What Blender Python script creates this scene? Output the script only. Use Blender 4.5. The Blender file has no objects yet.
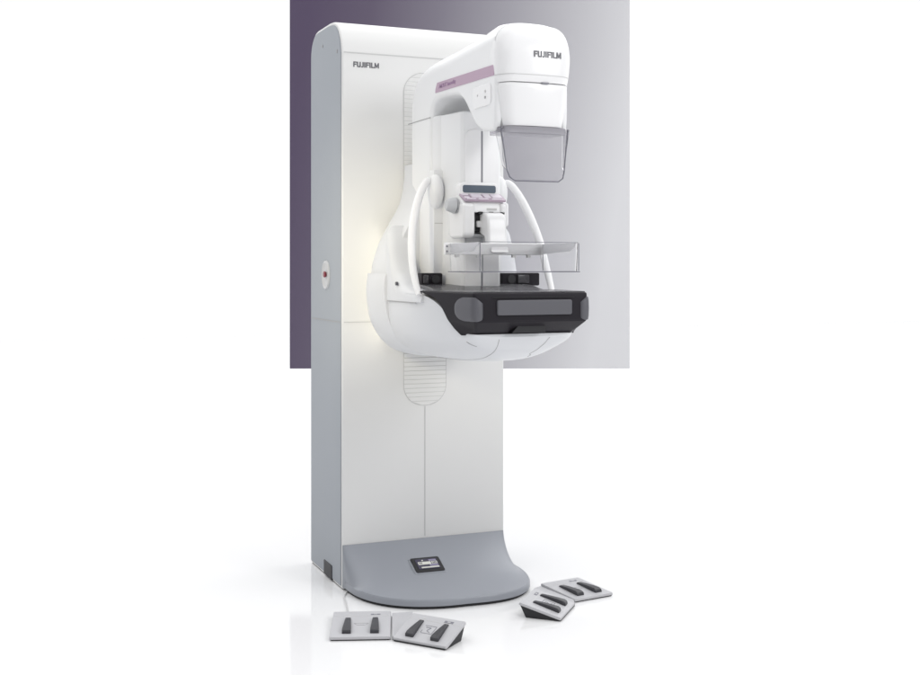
import bpy, bmesh, math, random
from mathutils import Vector, Matrix
random.seed(7)
S = bpy.context.scene
COL = S.collection
CX = 0.305                      # centre line of the machine


# ------------------------------------------------------------------ materials
def mat(name, col, rough=0.4, spec=0.5, bump=0.0, bscale=900.0, trans=0.0, ior=1.46, var=0.03,
        coat=0.0, metal=0.0, vscale=6.0):
    m = bpy.data.materials.new(name)
    m.use_nodes = True
    nt = m.node_tree
    b = nt.nodes['Principled BSDF']
    b.inputs['Base Color'].default_value = (*col, 1)
    b.inputs['Roughness'].default_value = rough
    b.inputs['Specular IOR Level'].default_value = spec
    b.inputs['IOR'].default_value = ior
    b.inputs['Metallic'].default_value = metal
    if coat:
        b.inputs['Coat Weight'].default_value = coat
        b.inputs['Coat Roughness'].default_value = 0.08
    if trans:
        b.inputs['Transmission Weight'].default_value = trans
    tc = nt.nodes.new('ShaderNodeTexCoord')
    if var:
        n = nt.nodes.new('ShaderNodeTexNoise')
        n.inputs['Scale'].default_value = vscale
        n.inputs['Detail'].default_value = 5
        nt.links.new(tc.outputs['Object'], n.inputs['Vector'])
        mr = nt.nodes.new('ShaderNodeMapRange')
        mr.inputs['To Min'].default_value = max(0.0, rough - var)
        mr.inputs['To Max'].default_value = min(1.0, rough + var)
        nt.links.new(n.outputs['Fac'], mr.inputs['Value'])
        nt.links.new(mr.outputs['Result'], b.inputs['Roughness'])
    if bump:
        n2 = nt.nodes.new('ShaderNodeTexNoise')
        n2.inputs['Scale'].default_value = bscale
        n2.inputs['Detail'].default_value = 2
        nt.links.new(tc.outputs['Object'], n2.inputs['Vector'])
        bp = nt.nodes.new('ShaderNodeBump')
        bp.inputs['Strength'].default_value = bump
        bp.inputs['Distance'].default_value = 0.001
        nt.links.new(n2.outputs['Fac'], bp.inputs['Height'])
        nt.links.new(bp.outputs['Normal'], b.inputs['Normal'])
    return m


M = dict(
    front=mat('front_plastic', (0.745, 0.745, 0.74), 0.42, bump=0.10),
    white=mat('white_plastic', (0.80, 0.805, 0.815), 0.30, bump=0.04),
    gloss=mat('gloss_white_plastic', (0.83, 0.83, 0.84), 0.20, var=0.04),
    shell=mat('shell_plastic', (0.635, 0.645, 0.67), 0.34, bump=0.05),
    inner=mat('inner_plastic', (0.66, 0.68, 0.70), 0.40),
    side=mat('grey_side_paint', (0.315, 0.34, 0.375), 0.45, bump=0.12),
    base=mat('grey_base_plastic', (0.285, 0.30, 0.335), 0.38, bump=0.12),
    dark=mat('charcoal_plastic', (0.021, 0.0190, 0.0235), 0.46, spec=0.12, bump=0.15),
    darktop=mat('charcoal_top', (0.062, 0.061, 0.068), 0.27, spec=0.5, bump=0.05),
    pad=mat('grey_pad', (0.098, 0.098, 0.112), 0.5, bump=0.1),
    black=mat('black_rubber', (0.018, 0.018, 0.021), 0.5, bump=0.2),
    pedal=mat('pedal_rubber', (0.045, 0.045, 0.052), 0.45, bump=0.2),
    plate=mat('switch_plate_paint', (0.49, 0.49, 0.51), 0.4, bump=0.1),
    line=mat('seam_line_grey', (0.36, 0.36, 0.37), 0.6),  # one even grey for seam lines, screws and small marks
    softline=mat('pale_seam_grey', (0.56, 0.56, 0.56), 0.6),
    slotline=mat('pale_slot_grey', (0.62, 0.62, 0.615), 0.6),
    print=mat('print_grey', (0.22, 0.22, 0.25), 0.5),
    logo=mat('logo_grey', (0.085, 0.085, 0.10), 0.35),
    pink=mat('mauve_stripe', (0.445, 0.315, 0.415), 0.35),
    pinktext=mat('mauve_print', (0.30, 0.18, 0.31), 0.4),
    keybed=mat('mauve_grey_keybed', (0.42, 0.33, 0.41), 0.35),
    holder=mat('lilac_frost', (0.66, 0.65, 0.70), 0.15, trans=0.6, ior=1.2, var=0),
    key=mat('pale_mauve_key', (0.72, 0.66, 0.73), 0.35),
    screen=mat('screen_glass', (0.10, 0.125, 0.16), 0.12, vscale=30),
    lcd=mat('lcd_slate', (0.060, 0.055, 0.09), 0.15),
    lcdwhite=mat('lcd_pale', (0.66, 0.66, 0.62), 0.3),
    lcdviolet=mat('lcd_violet', (0.27, 0.25, 0.36), 0.3),
    red=mat('red_button', (0.20, 0.03, 0.045), 0.3),
    knob=mat('grey_knob', (0.50, 0.51, 0.53), 0.35),
    steel=mat('steel', (0.5, 0.5, 0.52), 0.3, metal=1.0),
    acrylic=mat('clear_acrylic', (0.985, 0.985, 0.99), 0.02, trans=1.0, ior=1.12, var=0),
    tint=mat('smoked_acrylic', (0.85, 0.845, 0.86), 0.03, trans=1.0, ior=1.12, var=0),
    frost=mat('frosted_acrylic', (0.90, 0.90, 0.92), 0.35, trans=0.55, ior=1.3, var=0),
    edge=mat('acrylic_edge', (0.22, 0.22, 0.26), 0.2, trans=0.25, ior=1.3, var=0),
)


def floor_mat():
    m = mat('glossy_white_floor', (0.83, 0.83, 0.835), 0.07, var=0.02, vscale=3)
    return m


def backdrop_mat():
    """graduated studio print: plum at one side fading to pale grey at the other"""
    m = bpy.data.materials.new('graduated_backdrop_print')
    m.use_nodes = True
    nt = m.node_tree
    b = nt.nodes['Principled BSDF']
    b.inputs['Roughness'].default_value = 0.85
    b.inputs['Specular IOR Level'].default_value = 0.1
    tc = nt.nodes.new('ShaderNodeTexCoord')
    sp = nt.nodes.new('ShaderNodeSeparateXYZ')
    nt.links.new(tc.outputs['Generated'], sp.inputs[0])
    mz = nt.nodes.new('ShaderNodeMath'); mz.operation = 'MULTIPLY_ADD'
    mz.inputs[1].default_value = -0.22; mz.inputs[2].default_value = 0.12
    nt.links.new(sp.outputs['Z'], mz.inputs[0])
    ad = nt.nodes.new('ShaderNodeMath'); ad.operation = 'ADD'
    nt.links.new(sp.outputs['X'], ad.inputs[0]); nt.links.new(mz.outputs[0], ad.inputs[1])
    cr = nt.nodes.new('ShaderNodeValToRGB')
    e = cr.color_ramp.elements
    e[0].position = 0.0; e[0].color = (0.105, 0.083, 0.135, 1)
    e[1].position = 1.0; e[1].color = (0.70, 0.70, 0.72, 1)
    for p, c in ((0.18, (0.132, 0.112, 0.160)), (0.38, (0.22, 0.205, 0.25)), (0.60, (0.37, 0.362, 0.40)),
                 (0.80, (0.53, 0.527, 0.555))):
        k = e.new(p); k.color = (*c, 1)
    nt.links.new(ad.outputs[0], cr.inputs[0])
    nt.links.new(cr.outputs[0], b.inputs['Base Color'])
    return m


# ------------------------------------------------------------------ helpers
def obj(name, bm, m, parent=None, sharp=38, smooth=True, wn=True, fix=True):
    if fix:
        bmesh.ops.remove_doubles(bm, verts=bm.verts, dist=1e-6)
        bmesh.ops.recalc_face_normals(bm, faces=bm.faces)
    # origin at the middle of the part
    n = max(1, len(bm.verts))
    lo = [min(v.co[i] for v in bm.verts) for i in range(3)]
    hi = [max(v.co[i] for v in bm.verts) for i in range(3)]
    org = Vector(((lo[0]+hi[0])/2, (lo[1]+hi[1])/2, (lo[2]+hi[2])/2))
    bmesh.ops.translate(bm, verts=bm.verts, vec=-org)
    me = bpy.data.meshes.new(name)
    bm.to_mesh(me); bm.free()
    if smooth:
        for p in me.polygons:
            p.use_smooth = True
        me.set_sharp_from_angle(angle=math.radians(sharp))
    o = bpy.data.objects.new(name, me)
    COL.objects.link(o)
    if m:
        me.materials.append(m)
    if wn and smooth:
        w = o.modifiers.new('wn', 'WEIGHTED_NORMAL'); w.keep_sharp = True
    o['org'] = tuple(org)
    if parent:
        o.parent = parent
        o.location = org - Vector(parent['org'])
    else:
        o.location = org
    return o


def thing(name, label, cat, loc, group=None):
    o = bpy.data.objects.new(name, None)
    o.empty_display_size = 0.1
    COL.objects.link(o)
    o.location = loc
    o['org'] = tuple(loc)
    o['label'] = label; o['category'] = cat
    if group:
        o['group'] = group
    return o


def bev(bm, w, seg=3, ang=25, edges=None):
    es = edges if edges is not None else [e for e in bm.edges if len(e.link_faces) == 2 and
                                          e.calc_face_angle(0) > math.radians(ang)]
    if es:
        bmesh.ops.bevel(bm, geom=es, offset=w, offset_type='OFFSET', segments=seg, profile=0.5,
                        affect='EDGES', clamp_overlap=True)


def box(lo, hi, b=0.0, seg=3, bm=None):
    bm2 = bmesh.new()
    bmesh.ops.create_cube(bm2, size=1)
    for v in bm2.verts:
        v.co = Vector([(lo[i]+hi[i])/2 + v.co[i]*(hi[i]-lo[i]) for i in range(3)])
    if b:
        bev(bm2, b, seg)
    return merge(bm, bm2)


def merge(bm, bm2):
    if bm is None:
        return bm2
    me = bpy.data.meshes.new('tmp')
    bm2.to_mesh(me); bm2.free()
    bm.from_mesh(me)
    bpy.data.meshes.remove(me)
    return bm


def prism(pts, axis, a, b, w=0.0, seg=4, ang=25):
    """closed 2-D outline swept along an axis from a to b"""
    bm = bmesh.new()

    def v3(p, t):
        if axis == 'x':
            return (t, p[0], p[1])
        if axis == 'y':
            return (p[0], t, p[1])
        return (p[0], p[1], t)
    A = [bm.verts.new(v3(p, a)) for p in pts]
    B = [bm.verts.new(v3(p, b)) for p in pts]
    n = len(pts)
    for i in range(n):
        bm.faces.new((A[i], A[(i+1) % n], B[(i+1) % n], B[i]))
    bm.faces.new(A); bm.faces.new(list(reversed(B)))
    bmesh.ops.recalc_face_normals(bm, faces=bm.faces)
    if w:
        rim = [e for e in bm.edges if any(len(f.verts) == n for f in e.link_faces)] if n > 4 else None
        bev(bm, w, seg, ang, rim)
    return bm


def loft(secs, cap=True, closed=True):
    bm = bmesh.new()
    rows = [[bm.verts.new(p) for p in s] for s in secs]
    n = len(rows[0])
    for r0, r1 in zip(rows, rows[1:]):
        for i in range(n if closed else n-1):
            j = (i+1) % n
            bm.faces.new((r0[i], r0[j], r1[j], r1[i]))
    if cap:
        bm.faces.new(rows[0]); bm.faces.new(list(reversed(rows[-1])))
    return bm


def rrect(x0, x1, y0, y1, r, seg=6):
    """2-D rounded rectangle; r one number or four (x0y0, x1y0, x1y1, x0y1)"""
    rs = r if isinstance(r, (tuple, list)) else (r,)*4
    out = []
    for (cx, cy, a0), rr in zip(((x0, y0, 180), (x1, y0, 270), (x1, y1, 0), (x0, y1, 90)), rs):
        px = cx + (rr if cx == x0 else -rr); py = cy + (rr if cy == y0 else -rr)
        for k in range(seg+1):
            a = math.radians(a0 + 90*k/seg)
            out.append((px + rr*math.cos(a), py + rr*math.sin(a)))
    return out


def spline(pts, n=8, closed=False):
    """Catmull-Rom through tuples of any length"""
    out = []
    m = len(pts)
    for i in range(m if closed else m-1):
        if closed:
            p = [pts[(i+k) % m] for k in (-1, 0, 1, 2)]
        else:
            p = [pts[max(0, min(m-1, i+k))] for k in (-1, 0, 1, 2)]
        for k in range(n):
            t = k/n
            out.append(tuple(0.5*((2*b) + (-a+c)*t + (2*a-5*b+4*c-d)*t*t + (-a+3*b-3*c+d)*t**3)
                             for a, b, c, d in zip(*p)))
    if not closed:
        out.append(tuple(pts[-1]))
    return out


def tube(path, radii, seg=14, up=Vector((0, 0, 1)), bm=None):
    """sweep an ellipse; radii = list of (a, b)"""
    secs = []
    P = [Vector(p) for p in path]
    for i, p in enumerate(P):
        t = (P[min(i+1, len(P)-1)] - P[max(i-1, 0)]).normalized()
        s = t.cross(up)
        if s.length < 1e-4:
            s = Vector((1, 0, 0))
        s.normalize(); w = s.cross(t).normalized()
        a, b = radii[i]
        secs.append([p + s*a*math.cos(2*math.pi*k/seg) + w*b*math.sin(2*math.pi*k/seg) for k in range(seg)])
    return merge(bm, loft(secs))


def cyl(p0, p1, r0, r1=None, seg=24, b=0.0, bm=None):
    r1 = r0 if r1 is None else r1
    p0, p1 = Vector(p0), Vector(p1)
    d = (p1-p0).normalized()
    s = d.orthogonal().normalized(); w = d.cross(s)
    secs = []
    L = (p1-p0).length
    st = [(0, r0-b), (b, r0), (L-b, r1), (L, r1-b)] if b else [(0, r0), (L, r1)]
    for h, r in st:
        secs.append([p0 + d*h + s*r*math.cos(2*math.pi*k/seg) + w*r*math.sin(2*math.pi*k/seg) for k in range(seg)])
    return merge(bm, loft(secs))


def quad_plate(c, ux, uy, w, h, t, r=0.0, bm=None, seg=4, b=0.0):
    """flat rounded plate centred at c in the frame ux, uy, thickness t along the normal"""
    c, ux, uy = Vector(c), Vector(ux).normalized(), Vector(uy).normalized()
    n = ux.cross(uy).normalized()
    o = rrect(-w/2, w/2, -h/2, h/2, r, seg) if r else [(-w/2, -h/2), (w/2, -h/2), (w/2, h/2), (-w/2, h/2)]
    s0 = [c + ux*x + uy*y for x, y in o]
    s1 = [c + ux*x + uy*y + n*(t-b) for x, y in o]
    secs = [s0, s1]
    if b:
        k = 1 - 2*b/min(w, h)
        secs.append([c + ux*x*(1-2*b/w) + uy*y*(1-2*b/h) + n*t for x, y in o])
    return merge(bm, loft(secs))


def text_bm(txt, size, mtx, bold=0.0, sx=1.0, depth=0.0008):
    cu = bpy.data.curves.new('txt', 'FONT')
    cu.body = txt; cu.size = size; cu.offset = bold; cu.extrude = depth/2
    cu.space_character = 1.04
    cu.resolution_u = 3
    o = bpy.data.objects.new('txt', cu)
    COL.objects.link(o)
    dg = bpy.context.evaluated_depsgraph_get()
    me = bpy.data.meshes.new_from_object(o.evaluated_get(dg))
    bpy.data.objects.remove(o)
    bm = bmesh.new(); bm.from_mesh(me)
    bpy.data.meshes.remove(me); bpy.data.curves.remove(cu)
    xs = [v.co.x for v in bm.verts]; ys = [v.co.y for v in bm.verts]
    x0, y0 = min(xs), min(ys)
    for v in bm.verts:
        v.co.x = (v.co.x-x0)*sx; v.co.y -= y0
    bmesh.ops.transform(bm, matrix=mtx, verts=bm.verts)
    return bm, (max(xs)-x0)*sx


def logo_bm(mtx, width, height):
    """the maker's wordmark in heavy upright capitals, every stroke a bar"""
    t = 0.26
    L = {'F': (0.86, [[(0, 0), (t, 0), (t, 1), (0, 1)], [(t, 1-0.2), (0.80, 1-0.2), (0.80, 1), (t, 1)], [(t, 0.42), (0.72, 0.42), (0.72, 0.61), (t, 0.61)]]),
         'U': (1.0, [[(0, 0.2), (t, 0.2), (t, 1), (0, 1)], [(0.62, 0.2), (0.62+t, 0.2), (0.62+t, 1), (0.62, 1)], [(0.08, 0), (0.80, 0), (0.62+t, 0.2), (0, 0.2)]]),
         'J': (0.70, [[(0.30, 0.2), (0.30+t, 0.2), (0.30+t, 1), (0.30, 1)], [(-0.02, 0), (0.46, 0), (0.30+t, 0.2), (-0.02, 0.2)]]),
         'I': (0.40, [[(0, 0), (t, 0), (t, 1), (0, 1)]]),
         'L': (0.80, [[(0, 0), (t, 0), (t, 1), (0, 1)], [(t, 0), (0.74, 0), (0.74, 0.2), (t, 0.2)]]),
         'M': (1.1, [[(0, 0), (0.22, 0), (0.22, 1), (0, 1)], [(0.82, 0), (1.04, 0), (1.04, 1), (0.82, 1)],
                     [(0.22, 1), (0.22, 0.62), (0.42, 0.10), (0.52, 0.10), (0.52, 0.42)], [(0.82, 1), (0.52, 0.42), (0.52, 0.10), (0.62, 0.10), (0.82, 0.62)]])}
    bm = bmesh.new()
    x = 0.0
    for ch in 'FUJIFILM':
        adv, polys = L[ch]
        for p in polys:
            v0 = [bm.verts.new((x+a, b, 0)) for a, b in p]
            v1 = [bm.verts.new((x+a, b, 1)) for a, b in p]
            for i in range(len(p)):
                j = (i+1) % len(p)
                bm.faces.new((v0[i], v0[j], v1[j], v1[i]))
            bm.faces.new(list(reversed(v0))); bm.faces.new(v1)
        x += adv
    for v in bm.verts:
        v.co = Vector((v.co.x*width/x, v.co.y*height, v.co.z*0.0008))
    bmesh.ops.transform(bm, matrix=mtx, verts=bm.verts)
    return bm


def frame(org, ux, uy):
    ux, uy = Vector(ux).normalized(), Vector(uy).normalized()
    n = ux.cross(uy).normalized(); uy = n.cross(ux)
    m = Matrix((ux, uy, n)).transposed().to_4x4()
    m.translation = Vector(org)
    return m


def mir(x):
    return 2*CX - x


# ------------------------------------------------------------------ setting
bm = box((-30, -12, -0.2), (30, 15, 0))
fl = obj('floor', bm, floor_mat(), wn=False, smooth=False)
fl['kind'] = 'structure'

th = math.radians(22.5)
Fd = Vector((math.sin(th), math.cos(th), 0)); Rt = Vector((math.cos(th), -math.sin(th), 0))
CAM = Vector((-1.155, -3.85, 1.11))
f_px = 1160.0
dep = 5.75


def onpanel(px, py, d=dep):
    return CAM + Fd*d + Rt*(d*(px-460)/f_px) + Vector((0, 0, d*(268-py)/f_px))


bl = onpanel(290, 368.5); br = onpanel(629.5, 368.5)
W = (br-bl).length
bd = thing('backdrop_panel', 'tall flat studio backdrop fading from plum to pale grey behind the machine', 'backdrop',
           (bl+br)/2)
z0, z1 = bl.z, 2.75
pm = bmesh.new()
bmesh.ops.create_cube(pm, size=1)
for v in pm.verts:
    v.co = Vector((v.co.x*W, v.co.y*0.02, v.co.z*(z1-z0)))
bev(pm, 0.002, 1)
po = obj('printed_sheet', pm, backdrop_mat(), bd, wn=False, smooth=False, fix=False)
po.location = (0, 0, (z1-z0)/2)
po.rotation_euler = (0, 0, -th)
rm = bmesh.new()
cyl((-W/2-0.02, 0, z1-z0+0.012), (W/2+0.02, 0, z1-z0+0.012), 0.014, bm=rm)
for s in (-1, 1):
    cyl((s*W*0.4, 0, z1-z0+0.02), (s*W*0.4, 0, z1-z0+2.2), 0.004, seg=8, bm=rm)
ro = obj('hanging_rail', rm, M['steel'], bd)
lo = Vector(ro['org'])
ro.location = lo
ro.rotation_euler = (0, 0, -th)

# ------------------------------------------------------------------ the machine
root = thing('mammography_machine', 'tall white and grey mammography machine with C-shaped arm and dark detector tray',
             'medical machine', (CX, 0.1, 0))
CW, CD, CH = 0.613, 0.405, 1.985

# column -------------------------------------------------------
prof = [(0.0, 0.002), (0.0, 1.855)]
prof += spline([(0.0, 1.855), (0.012, 1.902), (0.042, 1.946), (0.088, 1.974), (0.16, 1.983)], 4)[1:]
prof += [(0.315, 1.985)] + [(0.315+0.09*math.sin(a), 1.895+0.09*math.cos(a)) for a in
                            [math.radians(15*k) for k in range(1, 7)]]
prof += [(CD, 0.002)]
column = obj('column', prism(prof, 'x', 0.0, CW, 0.006, 3), M['front'], root)

# grey side panels sit inside a white rim
cxm, czm = 0.2, 1.0


def inset(pts, d):
    out = []
    n = len(pts)
    for i in range(n):
        a, b, c = Vector(pts[i-1]), Vector(pts[i]), Vector(pts[(i+1) % n])
        t1 = (b-a).normalized(); t2 = (c-b).normalized()
        n1 = Vector((t1.y, -t1.x)); n2 = Vector((t2.y, -t2.x))
        k = (n1+n2)
        k = k/max(0.3, (k.length_squared/2)) if k.length > 1e-6 else n1
        q = b + k*d
        out.append((q.x, q.y))
    return out


def dedupe(pts):
    o = []
    for p in pts:
        if not o or (Vector(p)-Vector(o[-1])).length > 1e-5:
            o.append(p)
    return o


pr = dedupe(prof)
ins = inset(pr, 0.011)
if min(p[0] for p in ins) < 0.0:
    ins = inset(pr, -0.011)
ins = [(y, max(z, 0.004)) for y, z in ins]
for xa, xb in ((-0.003, 0.004), (CW-0.004, CW+0.003)):
    sp_ = obj('side_panel', prism(ins, 'x', xa, xb), M['side'], column, wn=False)
    if xa < 0:
        side_panel = sp_
        # seam line across the side and two screws near the top
        obj('seam', box((-0.0042, 0.014, 0.921), (-0.002, CD-0.014, 0.9245)), M['line'], sp_, wn=False)
        for y, z in ((0.05, 1.865), (0.235, 1.915)):
            obj('screw', cyl((-0.0045, y, z), (0, y, z), 0.006, seg=12), M['line'], sp_)
# front seams
obj('seam', box((0.006, -0.0015, 1.8535), (CW-0.006, 0.001, 1.8565)), M['softline'], column, wn=False)
obj('seam', box((0.006, -0.0015, 0.9215), (CW-0.006, 0.001, 0.9238)), M['softline'], column, wn=False)
obj('seam', box((CX-0.0013, -0.0016, 0.16), (CX+0.0013, 0.001, 0.62)), M['softline'], column, wn=False)

# ribbed travel slot
def stadium(hw, za, zb, r, seg=8):
    return rrect(CX-hw, CX+hw, za, zb, r, seg)


obj('slot_rim', prism(stadium(0.0815, 0.6225, 1.8015, 0.0745), 'y', -0.0015, 0.002), M['softline'], column, wn=False)
slot = bmesh.new()
zb, zt, hw, r = 0.625, 1.799, 0.079, 0.072
nrib = 76
pz = (zt-zb)/nrib


def slot_hw(z):
    d = max(0.0, (zb+r)-z, z-(zt-r))
    return hw - r + math.sqrt(max(0.0, r*r-d*d))


rows = []
for i in range(nrib):
    za = zb+i*pz
    for f, y in ((0.02, -0.0022), (0.80, -0.0034), (0.86, -0.0018), (0.99, -0.0018)):
        z = za+f*pz
        h = max(0.004, slot_hw(z))
        rows.append([(CX-h, y, z), (CX+h, y, z)])
vr = [[slot.verts.new(p) for p in rw] for rw in rows]
for a, b in zip(vr, vr[1:]):
    fc = slot.faces.new((a[0], a[1], b[1], b[0]))
    if abs(a[0].co.y+0.0018) < 1e-5 and abs(b[0].co.y+0.0018) < 1e-5:
        fc.material_index = 1
# close it with a back so that it is a solid strip
back = [slot.verts.new((v.co.x, 0.001, v.co.z)) for v in [r_[0] for r_ in vr] + [r_[1] for r_ in reversed(vr)]]
loop = [r_[0] for r_ in vr] + [r_[1] for r_ in reversed(vr)]
for i in range(len(loop)):
    j = (i+1) % len(loop)
    slot.faces.new((loop[i], loop[j], back[j], back[i]))
sc_ = obj('ribbed_slot_cover', slot, M['front'], column, smooth=False, wn=False)
sc_.data.materials.append(M['slotline'])

# logo on the column
bmx = logo_bm(frame((0.040, -0.0004, 1.806), (1, 0, 0), (0, 0, 1)), 0.094, 0.0185)
obj('logo', bmx, M['logo'], column, smooth=False, wn=False, fix=False)

# emergency stop on the side
bt = obj('emergency_stop', loft([[(-0.003-d, 0.187+0.046*k_*math.cos(a), 1.085+0.052*k_*math.sin(a))
                                  for a in [2*math.pi*i/28 for i in range(28)]] for d, k_ in
                                 ((0, 1), (0.005, 0.97), (0.006, 0.88), (0.0022, 0.78), (0.0010, 0.5))]), M['knob'], side_panel)
bt2 = bmesh.new()
cyl((-0.004, 0.185, 1.087), (-0.014, 0.185, 1.087), 0.010, 0.012, b=0.003, bm=bt2)
obj('button', bt2, M['red'], root)
bpy.data.objects['button'].parent = bt
bpy.data.objects['button'].location = Vector(bpy.data.objects['button']['org']) - Vector(bt['org'])
# cable port low on the side
obj('cable_port', box((-0.006, 0.112, 0.006), (0.002, 0.212, 0.058), 0.002, 1), M['black'], side_panel)

# base ----------------------------------------------------------
NS, NU = 14, 48
secs = []


def base_pt(s, u):
    """s: 0 column face .. 1 rim;  u: -1 .. 1 across"""
    a = math.pi*0.5*(1-u)          # pi..0
    e = 2/2.35
    c_, s_ = math.cos(a), math.sin(a)
    ox = CX + 0.020 + 0.318*math.copysign(abs(c_)**e, c_)
    oy = -0.022 - 0.322*abs(s_)**e - 0.05*max(0.0, c_)*abs(s_)
    ix = CX + 0.3045*math.copysign(abs(c_)**e, c_)
    iy = -0.002
    t = s**0.92
    z = 0.032 + 0.122*(1-s)**2.35
    return Vector((ix+(ox-ix)*(s**1.5), iy+(oy-iy)*t, z))


bb = bmesh.new()
grid = [[base_pt(i/NS, -1+2*j/NU) for j in range(NU+1)] for i in range(NS+1)]
rim1 = [Vector((p.x+(p.x-CX)*0.008, p.y-0.004, p.z-0.006)) for p in grid[-1]]
rim2 = [Vector((p.x, p.y, 0.010)) for p in rim1]
rim3 = [Vector((CX+(p.x-CX)*0.985, p.y+0.004, 0.009)) for p in rim1]
rowsv = [[bb.verts.new(p) for p in r_] for r_ in grid + [rim1, rim2, rim3]]
for a, b in zip(rowsv, rowsv[1:]):
    for j in range(NU):
        bb.faces.new((a[j], a[j+1], b[j+1], b[j]))
# side closures down to the column face
for jj in (0, NU):
    colv = [r_[jj] for r_ in rowsv]
    foot = bb.verts.new((colv[0].co.x, -0.002, 0.009))
    bb.faces.new(colv + [foot])
base = obj('base_cover', bb, M['base'], root, sharp=50, wn=False)
sk = [Vector((CX+(p.x-CX)*0.98, p.y+0.006, 0.0)) for p in rim1]  # black skirt strip paints in the shadow gap under the base rim
sb = bmesh.new()
A = [sb.verts.new((p.x, p.y, 0.0005)) for p in sk]; B = [sb.verts.new((p.x, p.y, 0.012)) for p in sk]
for j in range(NU):
    sb.faces.new((A[j], A[j+1], B[j+1], B[j]))
sb.faces.new(A); sb.faces.new(list(reversed(B)))
obj('shadow_gap_skirt', sb, M['black'], base, wn=False)
obj('column_skirt', box((0.004, 0.004, 0.0), (CW-0.004, CD-0.004, 0.004)), M['black'], column, wn=False)

# display set into the base
s0 = 0.30
pc = base_pt(s0, -0.055)
dx = (base_pt(s0, 0.05)-base_pt(s0, -0.15)).normalized()
dy = (base_pt(s0-0.12, -0.055)-base_pt(s0+0.12, -0.055)).normalized()
nn = dx.cross(dy).normalized()
disp = obj('display_bezel', quad_plate(pc-nn*0.004, dx, dy, 0.104, 0.072, 0.012, 0.006, b=0.002), M['black'], base)
fr = obj('display_recess', quad_plate(pc-nn*0.005, dx, dy, 0.118, 0.086, 0.009, 0.008, b=0.003), M['base'], base)
top = pc+nn*0.0082
obj('lcd', quad_plate(top, dx, dy, 0.078, 0.050, 0.0012), M['lcd'], disp, wn=False)
lw = bmesh.new()
quad_plate(top+nn*0.0012-dx*0.010+dy*0.003, dx, dy, 0.046, 0.014, 0.0008, bm=lw)
quad_plate(top+nn*0.0012+dx*0.026+dy*0.004, dx, dy, 0.020, 0.012, 0.0008, bm=lw)
quad_plate(top+nn*0.0012+dx*0.004-dy*0.018, dx, dy, 0.064, 0.006, 0.0008, bm=lw)
quad_plate(top+nn*0.0012-dx*0.014+dy*0.017, dx, dy, 0.005, 0.005, 0.0008, bm=lw)
obj('lcd_readout', lw, M['lcdwhite'], disp, wn=False)
lv = bmesh.new()
quad_plate(top+nn*0.0012+dx*0.020-dy*0.0085, dx, dy, 0.030, 0.008, 0.0007, bm=lv)
quad_plate(top+nn*0.0012+dx*0.022+dy*0.016, dx, dy, 0.026, 0.008, 0.0007, bm=lv)
obj('lcd_menu', lv, M['lcdviolet'], disp, wn=False)
for q in (-0.027, -0.021, 0.021, 0.026, 0.031):
    obj('lcd_digit', quad_plate(top+nn*0.002+dx*q+dy*0.0035, dx, dy, 0.003, 0.007, 0.0006), M['lcd'], disp, wn=False)

# carriage between column and arm
obj('carriage', box((CX-0.05, -0.16, 0.93), (CX+0.05, -0.004, 1.50), 0.01), M['shell'], root)

# rear shell (arch) --------------------------------------------
def arch(outline, k=1.0, dz=0.0):
    return [(CX-h*k, z+dz) for h, z in outline] + [(CX+h*k, z+dz) for h, z in reversed(outline)]


full = spline([(0.112, 1.46), (0.116, 1.40), (0.132, 1.33), (0.168, 1.265), (0.203, 1.205), (0.228, 1.14), (0.238, 1.09)], 5)
secs = []
for y, k_, in ((-0.075, 0.92), (-0.09, 0.97), (-0.11, 0.995), (-0.15, 1.0), (-0.20, 0.965), (-0.235, 0.925), (-0.25, 0.90), (-0.256, 0.87)):
    secs.append([(x, y, z) for x, z in arch(full, k_)])
arch_o = obj('arm_shell', loft(secs), M['shell'], root, sharp=30)
low = spline([(0.250, 1.092), (0.257, 1.04), (0.252, 0.985), (0.240, 0.93), (0.205, 0.872), (0.155, 0.833), (0.09, 0.815), (0.03, 0.81)], 5)
secs = []
for y, k_, dz in ((-0.07, 0.90, 0.004), (-0.085, 0.955, 0.0), (-0.11, 0.99, 0), (-0.15, 1.0, 0), (-0.20, 0.965, 0.004), (-0.243, 0.915, 0.01)):
    secs.append([(x, y, z if z > 1.08 else z+dz) for x, z in arch(low, k_)])
collar = obj('rear_cover', loft(secs), M['shell'], root, sharp=30)
for y, z, hw_ in ((-0.19, 1.19, 0.199), (-0.20, 1.145, 0.2135), (-0.205, 1.108, 0.221)):
    obj('screw', cyl((CX-hw_-0.001, y, z), (CX-hw_+0.006, y, z), 0.005, seg=10), M['line'], arch_o)

# front hull ----------------------------------------------------
def hullsec(y, hw_, zt_, zb_, e=2.9, n=14):
    pts = []
    for i in range(2*n+1):
        a = math.pi*i/(2*n)
        c_, s_ = math.cos(a), math.sin(a)
        pts.append((CX - hw_*math.copysign(abs(c_)**(2/e), c_), y, zt_-(zt_-zb_)*abs(s_)**(2/e)))
    return pts


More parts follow.
